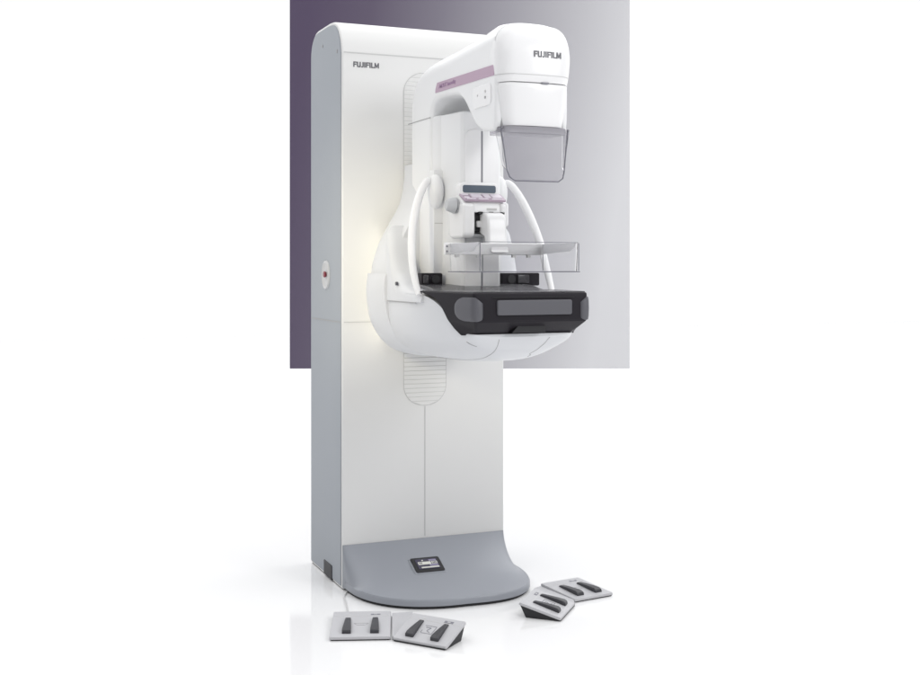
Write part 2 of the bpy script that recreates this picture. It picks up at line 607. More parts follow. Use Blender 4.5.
hs = spline([(-0.238, 0.222, 1.03, 0.822, 3.0), (-0.35, 0.2245, 1.03, 0.818, 3.0), (-0.46, 0.223, 1.031, 0.818, 2.9),
             (-0.55, 0.217, 1.028, 0.821, 2.8), (-0.62, 0.207, 1.012, 0.826, 2.8), (-0.68, 0.198, 0.985, 0.833, 2.55),
             (-0.72, 0.190, 0.952, 0.843, 2.4), (-0.765, 0.178, 0.925, 0.862, 2.2), (-0.79, 0.168, 0.921, 0.880, 2.1),
             (-0.805, 0.158, 0.920, 0.898, 2.0), (-0.815, 0.150, 0.9195, 0.912, 2.0)], 4)
hull = obj('front_cover', loft([hullsec(y, h, a, b, e) for y, h, a, b, e in hs]), M['shell'], root, sharp=45)
# shut-lines under the hull
def hull_line(pts, name='shut_line', w=0.0022):
    """thin bead following the underside; pts = (y, t) with t in 0..pi across the hull"""
    P = []
    for y, t in spline(pts, 6):
        k = min(range(len(hs)), key=lambda i: abs(hs[i][0]-y))
        i0 = max(0, min(len(hs)-2, k if hs[k][0] >= y else k-1))
        a, b = hs[i0], hs[i0+1]
        f = (y-a[0])/(b[0]-a[0]) if b[0] != a[0] else 0
        h, zt_, zb_, e = [a[j]+(b[j]-a[j])*f for j in (1, 2, 3, 4)]
        c_, s_ = math.cos(t), math.sin(t)
        P.append((CX-h*math.copysign(abs(c_)**(2/e), c_), y, zt_-(zt_-zb_)*abs(s_)**(2/e)))
    obj(name, tube(P, [(w, w)]*len(P), 6), M['line'], hull, wn=False)


hull_line([(-0.808, 1.05), (-0.78, 1.15), (-0.72, 1.22), (-0.60, 1.25), (-0.42, 1.2)], w=0.0010)
hull_line([(-0.81, 2.15), (-0.785, 1.95), (-0.75, 1.80), (-0.735, 1.83), (-0.72, 1.80)], w=0.0010)
hull_line([(-0.768, 0.42), (-0.77, 0.62), (-0.772, 0.74)], w=0.0015)

# side fairings over the hull shoulders
fp = spline([(-0.235, 1.25), (-0.262, 1.195), (-0.285, 1.13), (-0.315, 1.085), (-0.37, 1.06), (-0.46, 1.045), (-0.56, 1.038)], 4)
for s in (-1, 1):
    pts = fp + [(-0.56, 1.006), (-0.50, 1.004), (-0.235, 1.004)]
    pts = dedupe(pts)
    rings = []
    for q in (0.150, 0.185, 0.196, 0.205, 0.212, 0.218, 0.222, 0.2250, 0.2262):
        r_ = 0.032
        d_ = max(0.0, q-(0.2262-r_))
        dr = r_ - math.sqrt(max(0.0, r_*r_-d_*d_))
        rings.append([(CX+s*q, y, z if k_ >= len(fp) else max(1.008, z-dr*(1.6 if z > 1.07 else 1.0))) for k_, (y, z) in enumerate(pts)])
    fa = obj('shoulder_fairing', loft(rings), M['shell'], root, sharp=50)
    obj('seam', box((CX+s*0.2265-0.001, -0.52, 1.0015), (CX+s*0.2265+0.001, -0.25, 1.0045)), M['line'], fa, wn=False)
    obj('screw', cyl((CX+s*0.220, -0.335, 1.06), (CX+s*0.2275, -0.335, 1.06), 0.006, seg=12), M['logo'], fa)

# C-arm ---------------------------------------------------------
HW = 0.115
ap = [(-0.13, 0.98), (-0.138, 1.30), (-0.140, 1.62)]
ap += spline([(-0.140, 1.62), (-0.150, 1.685), (-0.190, 1.742), (-0.26, 1.772), (-0.36, 1.783), (-0.55, 1.790), (-0.72, 1.797), (-0.862, 1.803)], 5)[1:]
ap += [(-0.868, 1.70), (-0.868, 1.60)]
ap += spline([(-0.868, 1.60), (-0.862, 1.51), (-0.83, 1.500), (-0.775, 1.506), (-0.735, 1.520), (-0.70, 1.545), (-0.665, 1.580),
              (-0.630, 1.612), (-0.590, 1.634), (-0.53, 1.644), (-0.46, 1.649), (-0.405, 1.648), (-0.375, 1.636), (-0.358, 1.612), (-0.352, 1.57)], 4)[1:]
ap += [(-0.35, 1.35), (-0.35, 0.98)]
ap = dedupe(ap)
if (Vector(inset(ap, 0.01)[2]) - Vector((-0.15, ap[2][1]))).length > 0.006:
    SGN = -1
else:
    SGN = 1
iend = max(k_ for k_, p in enumerate(ap) if p[1] > 1.80)


def arm_ring(x):
    q = abs(x)/HW

    def drop(r):
        d_ = max(0.0, abs(x)-(HW-r))
        return r - math.sqrt(max(0.0, r*r-d_*d_))
    oa, ob = inset(ap, SGN*drop(0.052)), inset(ap, SGN*drop(0.013))
    out = []
    for k_, p in enumerate(ap):
        if k_ <= iend:
            a = oa[k_]
            if k_ == iend:
                a = (p[0], a[1])
            out.append(a)
        else:
            out.append(ob[k_])
    return [(CX+x, y, z) for y, z in out]


xs_ = [0.0, 0.05, 0.063, 0.075, 0.085, 0.093, 0.100, 0.104, 0.108, 0.111, 0.1132, 0.1146, 0.115]
xs_ = [-x for x in reversed(xs_[1:])] + xs_
arm = obj('c_arm', loft([arm_ring(x) for x in xs_]), M['white'], root, sharp=50)
# joint line of the arm below the bend
obj('seam', prism([(-0.143, 1.596), (-0.350, 1.594), (-0.350, 1.5968), (-0.143, 1.5988)], 'x', CX-HW-0.0008, CX-HW+0.002), M['line'], arm, wn=False)

# mauve stripe with its model name
sx0 = CX-HW-0.0016
st = prism([(-0.400, 1.668), (-0.402, 1.680), (-0.416, 1.698), (-0.856, 1.6852), (-0.856, 1.6552)], 'x', sx0, sx0+0.004)
stripe = obj('stripe', st, M['pink'], arm, wn=False)
mt = frame((sx0-0.0002, -0.432, 1.6735), (0, -1, -0.018), (0, 0, 1))
tb, wd = text_bm('AMULET Innovality', 0.017, mt, 0.0004)
obj('stripe_print', tb, M['pinktext'], stripe, smooth=False, wn=False)

# rounded control patch on the arm side
lp = quad_plate((sx0+0.002, -0.772, 1.607), (0, -1, 0), (0, 0, 1), 0.128, 0.062, 0.0035, 0.014, b=0.0012)
pat = obj('side_button_panel', lp, M['gloss'], arm)
for y, z in ((-0.80, 1.617), (-0.80, 1.600), (-0.745, 1.612)):
    obj('button', cyl((sx0-0.0035, y, z), (sx0, y, z), 0.0038 if y < -0.79 else 0.0025, seg=12), M['line'] if z < 1.61 else M['softline'], pat)

# tube head -----------------------------------------------------
def headsec(z, hx, yf, yb=-0.66, r=0.042, cx=CX, bow=0.012):
    o = rrect(-hx, hx, 0, 1, 0.0001)
    rr = min(r, hx*0.9)
    pts = rrect(cx-hx, cx+hx, yf, yb, (0, 0, 0, 0))
    q = []
    # front-left corner, front edge bowed, front-right corner, back
    n = 10
    for k_ in range(n+1):
        a = math.pi + (math.pi/2)*k_/n
        q.append((cx-hx+rr+rr*math.cos(a), yf+rr+rr*math.sin(a)))
    for k_ in range(1, 12):
        q.append((cx-hx+rr+(2*hx-2*rr)*k_/12, yf))
    for k_ in range(n+1):
        a = 1.5*math.pi + (math.pi/2)*k_/n
        q.append((cx+hx-rr+rr*math.cos(a), yf+rr+rr*math.sin(a)))
    q.append((cx+hx*0.9, yb)); q.append((cx-hx*0.9, yb))
    return [(x, y - (bow*(1-((x-cx)/hx)**2) if y < yf+rr+0.03 else 0), z) for x, y in q]


hp = spline([(1.634, 0.1115, -0.897), (1.655, 0.1145, -0.900), (1.69, 0.1175, -0.902), (1.72, 0.1178, -0.902), (1.75, 0.1155, -0.897),
             (1.772, 0.110, -0.890), (1.790, 0.100, -0.878), (1.803, 0.085, -0.860), (1.811, 0.064, -0.838), (1.814, 0.04, -0.81)], 4)
hs2 = []
for z, hx, yf in hp:
    hs2.append(headsec(z, hx, yf, yb=-0.74 if z < 1.8 else -0.76, r=0.044))
head = obj('tube_head', loft(hs2), M['gloss'], root, sharp=50, wn=False)
# thin joint line round the cap
jl = [headsec(1.6535, 0.1150, -0.9005, yb=-0.866, r=0.044), headsec(1.6552, 0.1151, -0.9006, yb=-0.866, r=0.044)]
obj('seam', loft(jl), M['softline'], head, wn=False)
# collimator cover below
lo_ = []
for z, hx, yf in spline([(1.512, 0.0985, -0.884), (1.54, 0.1005, -0.888), (1.58, 0.1045, -0.8925), (1.614, 0.1080, -0.8955), (1.626, 0.1085, -0.8955), (1.6318, 0.107, -0.894)], 4):
    lo_.append(headsec(z, hx, yf, yb=-0.80, r=0.036))
coll = obj('collimator_cover', loft(lo_), M['gloss'], head, sharp=50, wn=False)
# dark reveal between cap and cover
lo_ = [headsec(1.600, 0.1060, -0.872, yb=-0.80, r=0.03), headsec(1.6342, 0.1065, -0.886, yb=-0.80, r=0.03)]
obj('reveal', loft(lo_), M['line'], head, wn=False)
rv = [headsec(z, hx, -0.8705, yb=-0.80, r=0.02, bow=0) for z, hx in ((1.503, 0.1035), (1.60, 0.1075))]
obj('reveal', loft(rv), M['line'], head, wn=False)
obj('latch', box((CX+0.008, -0.912, 1.6305), (CX+0.030, -0.89, 1.6345)), M['print'], coll, wn=False)
bmx = logo_bm(frame((0.286, -0.9155, 1.704), (1, 0.040, 0), (0, 0.0, 1)), 0.088, 0.0175)
obj('logo', bmx, M['logo'], head, smooth=False, wn=False, fix=False)

# clear face shield hung from the head
fs = [headsec(1.493, 0.1055, -0.886, yb=-0.78, r=0.03), headsec(1.5095, 0.1065, -0.888, yb=-0.78, r=0.03)]
rim = obj('shield_holder', loft(fs), M['holder'], root, wn=False)
sh = bmesh.new()
ou = [(-0.106, 1.508), (0.106, 1.508), (0.092, 1.385), (0.086, 1.366), (0.070, 1.356), (-0.066, 1.356), (-0.082, 1.366), (-0.089, 1.385)]
F0 = []; B0 = []
for x, z in ou:
    yy = -0.893 + 0.35*max(0, abs(x)-0.075)
    F0.append(sh.verts.new((CX+x, yy, z))); B0.append(sh.verts.new((CX+x, yy+0.004, z)))
n = len(ou)
for i in range(n):
    sh.faces.new((F0[i], F0[(i+1) % n], B0[(i+1) % n], B0[i]))
sh.faces.new(F0); sh.faces.new(list(reversed(B0)))
shield = obj('face_shield', sh, M['tint'], rim, wn=False, smooth=False)
ed = [(CX+x, -0.893+0.35*max(0, abs(x)-0.075)+0.002, z) for x, z in ou[1:]+ou[:1]]
obj('shield_edge', tube(ed, [(0.0022, 0.0028)]*len(ed), 6, up=Vector((0, 1, 0))), M['edge'], shield, wn=False)
for s in (-1, 1):
    a = [(CX+s*0.106, -0.884, 1.505), (CX+s*0.0895, -0.888, 1.385)]
    sd = bmesh.new()
    v = [sd.verts.new(p) for p in ((CX+s*0.106, -0.884, 1.507), (CX+s*0.106, -0.845, 1.507), (CX+s*0.0935, -0.868, 1.40), (CX+s*0.0905, -0.884, 1.388))]
    v2 = [sd.verts.new((q.co.x+0.003*s, q.co.y, q.co.z)) for q in v]
    for i in range(4):
        sd.faces.new((v[i], v[(i+1) % 4], v2[(i+1) % 4], v2[i]))
    sd.faces.new(v); sd.faces.new(list(reversed(v2)))
    obj('shield_side', sd, M['tint'], shield, wn=False, smooth=False)

# support post inside the C ------------------------------------
plan = [(CX-0.108, -0.352), (CX-0.100, -0.372), (CX-0.090, -0.384), (CX-0.082, -0.42), (CX-0.068, -0.492), (CX-0.060, -0.502),
        (CX+0.060, -0.502), (CX+0.068, -0.492), (CX+0.082, -0.42), (CX+0.090, -0.384), (CX+0.100, -0.372), (CX+0.108, -0.352)]
post = obj('support_post', prism(plan, 'z', 1.0, 1.602, 0.01, 3), M['white'], root, sharp=20)
# recessed front plate with rounded top corner and rail slit
obj('front_plate', prism(rrect(CX-0.058, CX+0.058, 1.03, 1.545, (0.004, 0.004, 0.03, 0.03)), 'y', -0.5055, -0.495, 0.0015, 2), M['gloss'], post)
obj('rail_slit', box((CX-0.0025, -0.5066, 1.03), (CX+0.0025, -0.50, 1.54)), M['print'], post, wn=False)
# liner panels either side, with the pivot domes of the handles
for s in (-1, 1):
    xa, xb = sorted((CX+s*0.070, CX+s*0.1185))
    rr = (0.004, 0.004, 0.028 if s < 0 else 0.006, 0.006 if s < 0 else 0.028)
    ln = obj('liner_panel', prism(rrect(xa, xb, 1.02, 1.425, rr), 'y', -0.392, -0.352, 0.004, 2), M['white'], root)
    xe = CX+s*0.0695
    obj('edge_trim', box((xe-0.0015, -0.393, 1.03), (xe+0.0015, -0.35, 1.40)), M['line'], ln, wn=False)
    obj('seam', box((xa+0.003, -0.3932, 1.252), (xb-0.003, -0.39, 1.2545)), M['softline'], ln, wn=False)
    # dome
    dm = bmesh.new()
    bmesh.ops.create_uvsphere(dm, u_segments=28, v_segments=16, radius=1)
    for v in dm.verts:
        v.co = Vector((CX+s*0.112 + v.co.x*0.026, -0.392+v.co.y*0.030, 1.355+v.co.z*0.055))
    dome = obj('handle_pivot', dm, M['white'], root, wn=False)
    hpth = spline([(CX+s*0.128, -0.392, 1.392), (CX+s*0.150, -0.402, 1.380), (CX+s*0.178, -0.418, 1.335), (CX+s*0.203, -0.440, 1.270), (CX+s*0.221, -0.468, 1.195),
                   (CX+s*0.229, -0.497, 1.120), (CX+s*0.229, -0.527, 1.060), (CX+s*0.226, -0.548, 1.028)], 5)
    nh = len(hpth)
    rad = []
    for i in range(nh):
        f = i/(nh-1)
        w_ = 0.0115 + 0.0035*math.sin(math.pi*min(1, f*1.15))
        if i < 3:
            w_ *= 0.6+0.13*i
        rad.append((w_*0.92, w_*0.72))
    obj('handle', tube(hpth, rad, 18, up=Vector((0, 1, 0))), M['gloss'], root, wn=False)

# compression unit ----------------------------------------------
uc = CX-0.004
un = bmesh.new()
up_ = [(-0.43, 1.215), (-0.43, 1.335), (-0.505, 1.338), (-0.548, 1.318), (-0.556, 1.300), (-0.556, 1.283), (-0.52, 1.276), (-0.52, 1.215)]
unit = obj('compression_unit', prism(up_, 'x', uc-0.080, uc+0.060, 0.006, 3), M['white'], root)
for s, wl in ((-1, 0.040), (1, 0.022)):
    xa, xb = (uc-0.0825, uc-0.0825+wl) if s < 0 else (uc+0.064-wl, uc+0.064)
    lb = rrect(-0.562, -0.44, 1.203 if s < 0 else 1.21, 1.312, (0.020, 0.02, 0.012, 0.012))
    obj('side_lobe', prism(lb, 'x', xa, xb, 0.009, 4), M['gloss'], unit)
# mechanism seen in the gap
obj('mechanism', box((uc-0.042, -0.545, 1.222), (uc+0.05, -0.515, 1.281), 0.003, 1), M['black'], unit)
obj('bracket', box((uc-0.033, -0.556, 1.236), (uc-0.008, -0.54, 1.256), 0.003, 2), M['gloss'], unit)
obj('bottom_plate', box((uc-0.05, -0.548, 1.206), (uc+0.045, -0.44, 1.2155), 0.003, 1), M['knob'], unit)
for x in (uc-0.055, uc+0.002):
    obj('pin', cyl((x, -0.51, 1.165), (x, -0.51, 1.21), 0.0035, seg=10), M['knob'], unit)
# screen housing
scr = obj('screen_housing', prism(rrect(uc-0.078, uc+0.055, 1.328, 1.378, (0.008, 0.008, 0.018, 0.018)), 'y', -0.520, -0.475, 0.005, 3), M['gloss'], unit)
obj('screen', quad_plate((uc-0.0115, -0.5185, 1.3565), (1, 0, 0), (0, 0.0, 1), 0.112, 0.0235, 0.003, 0.006), M['screen'], scr)
# sloping keypad
ku = Vector((1, 0, 0)); kv = Vector((0, 0.050, 0.0235)).normalized(); kn = ku.cross(kv)
kc = Vector((uc-0.007, -0.5345, 1.3265))
kp = obj('keypad', quad_plate(kc, ku, kv, 0.142, 0.054, 0.006, 0.006, b=0.001), M['keybed'], unit)
for x, y, w_, h_ in ((-0.056, 0.013, 0.022, 0.016), (-0.022, 0.004, 0.036, 0.030), (0.014, 0.006, 0.022, 0.034), (0.046, 0.004, 0.034, 0.030),
                     (-0.058, -0.012, 0.018, 0.012), (-0.046, -0.021, 0.030, 0.006), (-0.006, -0.021, 0.034, 0.006), (0.038, -0.021, 0.034, 0.006)):
    obj('key', quad_plate(kc+kn*0.0058+ku*x+kv*y, ku, kv, w_, h_, 0.003, min(0.004, h_*0.3), b=0.0008), M['key'], kp)
obj('front_print', box((uc-0.002, -0.5572, 1.2895), (uc+0.032, -0.5555, 1.2955)), M['softline'], unit, wn=False)
# knob on the left, release lever on the right
kb = bmesh.new()
cyl((uc-0.078, -0.505, 1.304), (uc-0.086, -0.505, 1.304), 0.021, 0.0255, b=0.001, bm=kb)
cyl((uc-0.086, -0.505, 1.304), (uc-0.117, -0.505, 1.307), 0.0255, 0.019, b=0.004, bm=kb)
obj('knob', kb, M['knob'], unit)
kb2 = bmesh.new()
cyl((uc+0.058, -0.505, 1.304), (uc+0.088, -0.505, 1.304), 0.016, 0.0145, b=0.003, bm=kb2)
obj('knob', kb2, M['gloss'], unit)
obj('release_lever', box((uc+0.072, -0.524, 1.240), (uc+0.090, -0.498, 1.316), 0.008, 3), M['gloss'], unit)
# paddle holder
hd = spline([(-0.53, 1.279), (-0.575, 1.281), (-0.600, 1.268), (-0.608, 1.235), (-0.612, 1.20), (-0.628, 1.158)], 3)
hd += [(-0.590, 1.158), (-0.575, 1.205), (-0.53, 1.22)]
obj('paddle_holder', prism(hd, 'x', uc-0.020, uc+0.043, 0.007, 3), M['gloss'], unit)
for x in (uc-0.024, uc+0.012, uc+0.050):
    obj('clip', box((x-0.007, -0.562, 1.276), (x+0.007, -0.545, 1.284), 0.001, 1), M['black'], unit)

# compression paddle --------------------------------------------
px0, px1, py0, py1 = CX-0.161, CX+0.157, -0.858, -0.622
pz0, pz1 = 1.098, 1.184
t_ = 0.0028
pad = bmesh.new()
o_ = rrect(px0+0.003, px1-0.003, py0+0.003, py1, 0.012, 5)
o2 = rrect(px0, px1, py0, py1, 0.014, 5)
i_ = rrect(px0+t_+0.003, px1-t_-0.003, py0+t_+0.003, py1-t_, 0.010, 5)
i2 = rrect(px0+t_, px1-t_, py0+t_, py1-t_, 0.0115, 5)
secs = [[(x, y, pz0+t_) for x, y in i_], [(x, y, pz1) for x, y in i2], [(x, y, pz1) for x, y in o2], [(x, y, pz0) for x, y in o_]]
paddle = obj('compression_paddle', loft(secs), M['acrylic'], root, sharp=30, wn=False)
rails = bmesh.new()
box((px0-0.010, py1+0.0008, 1.150), (px1+0.002, py1+0.014, 1.186), 0.003, 2, bm=rails)
rear = obj('mounting_rail', rails, M['gloss'], paddle)
for s in (0, 1):
    xa = px0+0.0035 if s == 0 else px1-0.0065
    obj('side_flange', prism([(py1-0.004, 1.152), (py0+0.05, 1.160), (py0+0.02, 1.176), (py0+0.015, 1.183), (py1-0.004, 1.183)], 'x', xa, xa+0.003), M['frost'], paddle, wn=False)
for (a, b) in (((px0, py0), (px1, py0)), ((px1, py0), (px1, py1)), ((px0, py0), (px0, py1))):
    eb = tube([(a[0], a[1], pz0+0.001), (b[0], b[1], pz0+0.001)], [(0.0016, 0.0016)]*2, 6, up=Vector((0, 0.1, 1)))
    obj('paddle_edge', eb, M['edge'], paddle, wn=False)
for (x, y) in ((px1-0.002, py0+0.002), (px0+0.002, py0+0.002), (px1-0.001, py1-0.001)):
    obj('paddle_edge', cyl((x, y, pz0+0.004), (x, y, pz1-0.002), 0.0013, seg=6), M['edge'], paddle, wn=False)
obj('paddle_edge', tube([(px0+0.006, py0+0.0008, pz1), (px1-0.006, py0+0.0008, pz1)], [(0.0009, 0.0009)]*2, 6), M['edge'], paddle, wn=False)
for z in (1.160, 1.175):
    obj('screw', cyl((px0-0.004, py1-0.0005, z), (px0-0.004, py1+0.004, z), 0.003, seg=10), M['print'], rear)
for x in (px0+0.03, px0+0.10, px1-0.10, px1-0.05):
    obj('rail_clip', box((x-0.006, py1-0.0030, 1.142), (x+0.006, py1+0.008, 1.150)), M['softline'], rear, wn=False)

# detector tray --------------------------------------------------
def thw(y):
    return 0.225 + (0.182-0.225)*((y+0.55)/(-0.86+0.55))


def traysec(z, yr, yf, k_=0.0, r=0.010):
    a, b = thw(yr)-k_*0.3, thw(yf)-k_
    pts = [(CX-a, yr)]
    n = 6
    for s in (-1, 1):
        for i in range(n+1):
            f = i/n
            ang = (math.pi + math.pi/2*f) if s < 0 else (1.5*math.pi + math.pi/2*f)
            cxx = CX-b+r if s < 0 else CX+b-r
            pts.append((cxx+r*math.cos(ang), yf+r+r*math.sin(ang)))
    pts.append((CX+a, yr))
    return [(x, y, z) for x, y in pts]


ts = [(1.0405, -0.548, -0.857, 0.004), (1.037, -0.552, -0.862, 0.0), (1.028, -0.615, -0.864, 0), (1.017, -0.652, -0.865, 0), (1.000, -0.677, -0.866, 0),
      (0.980, -0.698, -0.867, 0), (0.962, -0.715, -0.868, 0.001), (0.956, -0.722, -0.865, 0.003), (0.935, -0.745, -0.835, 0.020), (0.919, -0.770, -0.808, 0.035), (0.9165, -0.775, -0.800, 0.040)]
tray = obj('detector_tray', loft([traysec(*q) for q in ts]), M['dark'], root, sharp=25, wn=False)
tp = [(-0.548, 1.0405), (-0.857, 1.0405)]
tt = [(CX-thw(-0.56)+0.003, -0.556), (CX-thw(-0.85)+0.006, -0.853), (CX+thw(-0.85)-0.006, -0.853), (CX+thw(-0.56)-0.003, -0.556)]
obj('tray_top', prism(tt, 'z', 1.0395, 1.0425, 0.001, 1), M['darktop'], tray)
rp = [(-0.24, 1.02), (-0.24, 1.058), (-0.43, 1.0585), (-0.50, 1.0545), (-0.548, 1.046), (-0.575, 1.0428), (-0.575, 1.030), (-0.50, 1.02)]
obj('rear_deck', prism(rp, 'x', CX-0.186, CX+0.186, 0.006, 3), M['darktop'], tray)
for s in (-1, 1):
    blk = obj('latch_block', box((CX-0.172 if s < 0 else CX+0.107, -0.425, 1.052), (CX-0.100 if s < 0 else CX+0.243, -0.37, 1.094), 0.005, 2), M['dark'], tray)
    obj('latch_socket', cyl((CX+s*0.175+(0.05 if s < 0 else -0.035), -0.428, 1.074), (CX+s*0.175+(0.05 if s < 0 else -0.035), -0.41, 1.074), 0.014, seg=20), M['black'], blk)
    obj('latch_lever', box((CX+s*0.175+(0.008 if s < 0 else -0.015), -0.432, 1.060), (CX+s*0.175+(0.025 if s < 0 else 0.028), -0.41, 1.088), 0.004, 2), M['darktop'], blk)
# front pad and the corner bumpers
fpad = obj('front_pad', prism(rrect(CX-0.112, CX+0.125, 0.976, 1.019, 0.006), 'y', -0.8735, -0.862, 0.003, 3), M['pad'], tray)
obj('pad_groove', box((CX-0.125, -0.8675, 1.0255), (CX+0.135, -0.862, 1.0272)), M['black'], tray, wn=False)
obj('front_socket', prism([(CX-0.055, 0.924), (CX-0.035, 0.945), (CX+0.05, 0.945), (CX+0.052, 0.924)], 'y', -0.8465, -0.80), M['black'], tray, wn=False)
for s in (-1, 1):
    # bumper: wraps the corner, an oval on the side and a tall tab on the front
    bpm = bmesh.new()
    n = 22
    rowsb = []
    c0 = Vector((CX+s*thw(-0.86), -0.8665))
    L1, L2 = 0.106, 0.027     # length along the side and along the front
    for i in range(n+1):
        f = i/n
        d = -L1 + (L1+L2)*f
        # half height
        if d < -L1*0.5:
            q = (d+L1*0.5)/(L1*0.5)
            hh = 0.035*math.sqrt(max(0.0, 1-q*q))
            zc = 0.993
        elif d > 0.0:
            hh = 0.035 - 0.012*(d/L2)**2
            zc = 0.993 - 0.006*(d/L2)
        else:
            hh = 0.035; zc = 0.993
        hh = max(hh, 0.002)
        # position along the plan
        rr = 0.012
        if d < -rr:
            y = c0.y - d
            x = CX+s*(thw(y))
            nx, ny = s, 0.0
        elif d > rr:
            x = c0.x - s*d; y = c0.y; nx, ny = 0.0, -1.0
        else:
            a = (d+rr)/(2*rr)*math.pi/2
            x = c0.x - s*rr + s*rr*math.cos(a); y = c0.y + rr - rr*math.sin(a)
            nx, ny = s*math.cos(a), -math.sin(a)
        ring = []
        for zz, pr_ in ((-1, -0.004), (-0.93, 0.0030), (-0.6, 0.0048), (0, 0.0055), (0.6, 0.0048), (0.93, 0.0030), (1, -0.004)):
            e_ = 1.0 if 0 < i < n else 0.2
            ring.append((x+nx*pr_*e_, y+ny*pr_*e_, zc+hh*zz))
        rowsb.append(ring)
    rv_ = [[bpm.verts.new(p) for p in r_] for r_ in rowsb]
    for a, b in zip(rv_, rv_[1:]):
        for j in range(len(a)):
            jn = (j+1) % len(a)
            bpm.faces.new((a[j], a[jn], b[jn], b[j]))
    bpm.faces.new(rv_[0]); bpm.faces.new(list(reversed(rv_[-1])))
    obj('corner_bumper', bpm, M['pad'], tray, sharp=60, wn=False)


# ------------------------------------------------------------------ foot switches
def foot_switch(name_label, x, y, rot, w, d, zl, zh, wedge, marks, join=None):
    t = thing('foot_switch', name_label, 'foot switch', (x + w/2*math.cos(rot) - d/2*math.sin(rot), y + w/2*math.sin(rot) + d/2*math.cos(rot), 0),
              'grey two-pedal foot switches on the floor')
    O = Vector((x, y, 0)); U = Vector((math.cos(rot), math.sin(rot), 0)); V = Vector((-math.sin(rot), math.cos(rot), 0))

    def at(u, v, z=None, dz=0.0):
        zz = zl + (zh-zl)*v/d if z is None else z
        return O + U*u + V*v + Vector((0, 0, zz+dz))
    th_ = 0.008
    # housing below the plate
    hb = bmesh.new()
    ins_ = 0.006
    v0 = [hb.verts.new(at(a, b, 0.0005)) for a, b in ((ins_, ins_*0.5), (w-ins_, ins_*0.5), (w-ins_, d-(0.02 if wedge else ins_)), (ins_, d-(0.02 if wedge else ins_)))]
    v1 = [hb.verts.new(at(a, b, None, -th_)) for a, b in ((ins_*0.5, 0.001), (w-ins_*0.5, 0.001), (w-ins_*0.5, d-0.002), (ins_*0.5, d-0.002))]
    for i in range(4):
        j = (i+1) % 4
        hb.faces.new((v0[i], v0[j], v1[j], v1[i]))
    hb.faces.new(v0); hb.faces.new(list(reversed(v1)))
    bev(hb, 0.002, 2)
    obj('housing', hb, M['black'], t, wn=False)
    # top plate
    n = (at(1, 0)-at(0, 0)).cross(at(0, d)-at(0, 0)).normalized()
    up2 = (at(0, d)-at(0, 0)).normalized()
    pl = bmesh.new()
    o = rrect(0, w, 0, d, 0.004, 3)
    s_ = [[at(a, b) - n*th_ for a, b in o], [at(a, b) - n*0.002 for a, b in o],
          [at(w/2+(a-w/2)*(1-0.003/w), d/2+(b-d/2)*(1-0.003/d)) for a, b in o]]
    plate = obj('top_plate', merge(pl, loft(s_)), M['plate'], t, wn=False)
    # raised hinge strip at the far edge
    c = at(w/2, d*0.90) + n*0.0004
    obj('hinge_line', quad_plate(at(w/2, d*0.80)-n*0.0005, U, up2, w*0.96, 0.0016, 0.0009), M['softline'], plate, wn=False)
    # the two pedals: narrow at the hinge, broad at the toe, tilting up
    for u in (w*0.27, w*0.735):
        L = d*(0.64 if wedge else 0.58)
        c0 = d*0.12
        pm_ = bmesh.new()
        secs_ = []
        for f, hw_, h_ in ((0.0, 0.0122, 0.004), (0.03, 0.0130, 0.010), (0.12, 0.0130, 0.013), (0.35, 0.0122, 0.012), (0.7, 0.0104, 0.009), (0.95, 0.0092, 0.006), (1.0, 0.0088, 0.003)):
            vv = c0+L*f
            hw_ *= (1.06-0.36*f) if wedge else (1.04-0.12*f)
            lo2 = n*0.0005
            hi2 = n*h_
            secs_.append([at(u-hw_, vv)+lo2, at(u-hw_, vv)+hi2*0.8, at(u-hw_*0.85, vv)+hi2, at(u+hw_*0.85, vv)+hi2, at(u+hw_, vv)+hi2*0.8, at(u+hw_, vv)+lo2])
        obj('pedal', merge(pm_, loft(secs_)), M['pedal'], t, sharp=35, wn=False)
    # hinge marks above the pedals
    for u, w_ in ((w*0.27, 0.010), (w*0.735, 0.030)):
        obj('symbol_mark', quad_plate(at(u, d*0.86)-n*0.0003, U, up2, w_, 0.010 if w_ > 0.02 else 0.004, 0.0009), M['print'] if w_ > 0.02 else M['softline'], plate, wn=False)
        if w_ > 0.02:
            obj('symbol_mark', quad_plate(at(u, d*0.86)+n*0.0005, U, up2, 0.010, 0.005, 0.0007), M['plate'], plate, wn=False)
    pr_ = bmesh.new()
    cc = at(w*0.5, d*0.48) - n*0.0003

    def stroke(x0, y0, x1, y1, tw=0.0018):
        a = cc+U*x0+up2*y0; b = cc+U*x1+up2*y1
        dd = (b-a)
        quad_plate((a+b)/2, dd, n.cross(dd), dd.length, tw, 0.0009, bm=pr_)
    if marks == 'trough':
        stroke(-0.022, 0.008, 0.022, 0.008, 0.0022); stroke(-0.022, 0.007, -0.012, -0.009); stroke(0.022, 0.007, 0.012, -0.009); stroke(-0.011, -0.009, 0.011, -0.009, 0.003)
    else:
        stroke(-0.020, 0.018, 0.018, 0.018); stroke(0.018, 0.017, 0.018, -0.018); stroke(-0.018, -0.018, 0.017, -0.018)
        stroke(-0.014, 0.010, 0.002, 0.010, 0.003); stroke(0.004, 0.009, -0.004, -0.004, 0.003); stroke(-0.004, -0.006, 0.008, -0.012, 0.002); stroke(-0.02, -0.004, -0.02, -0.016)
    obj('plate_print', pr_, M['print'] if marks != 'trough' else M['line'], plate, wn=False)
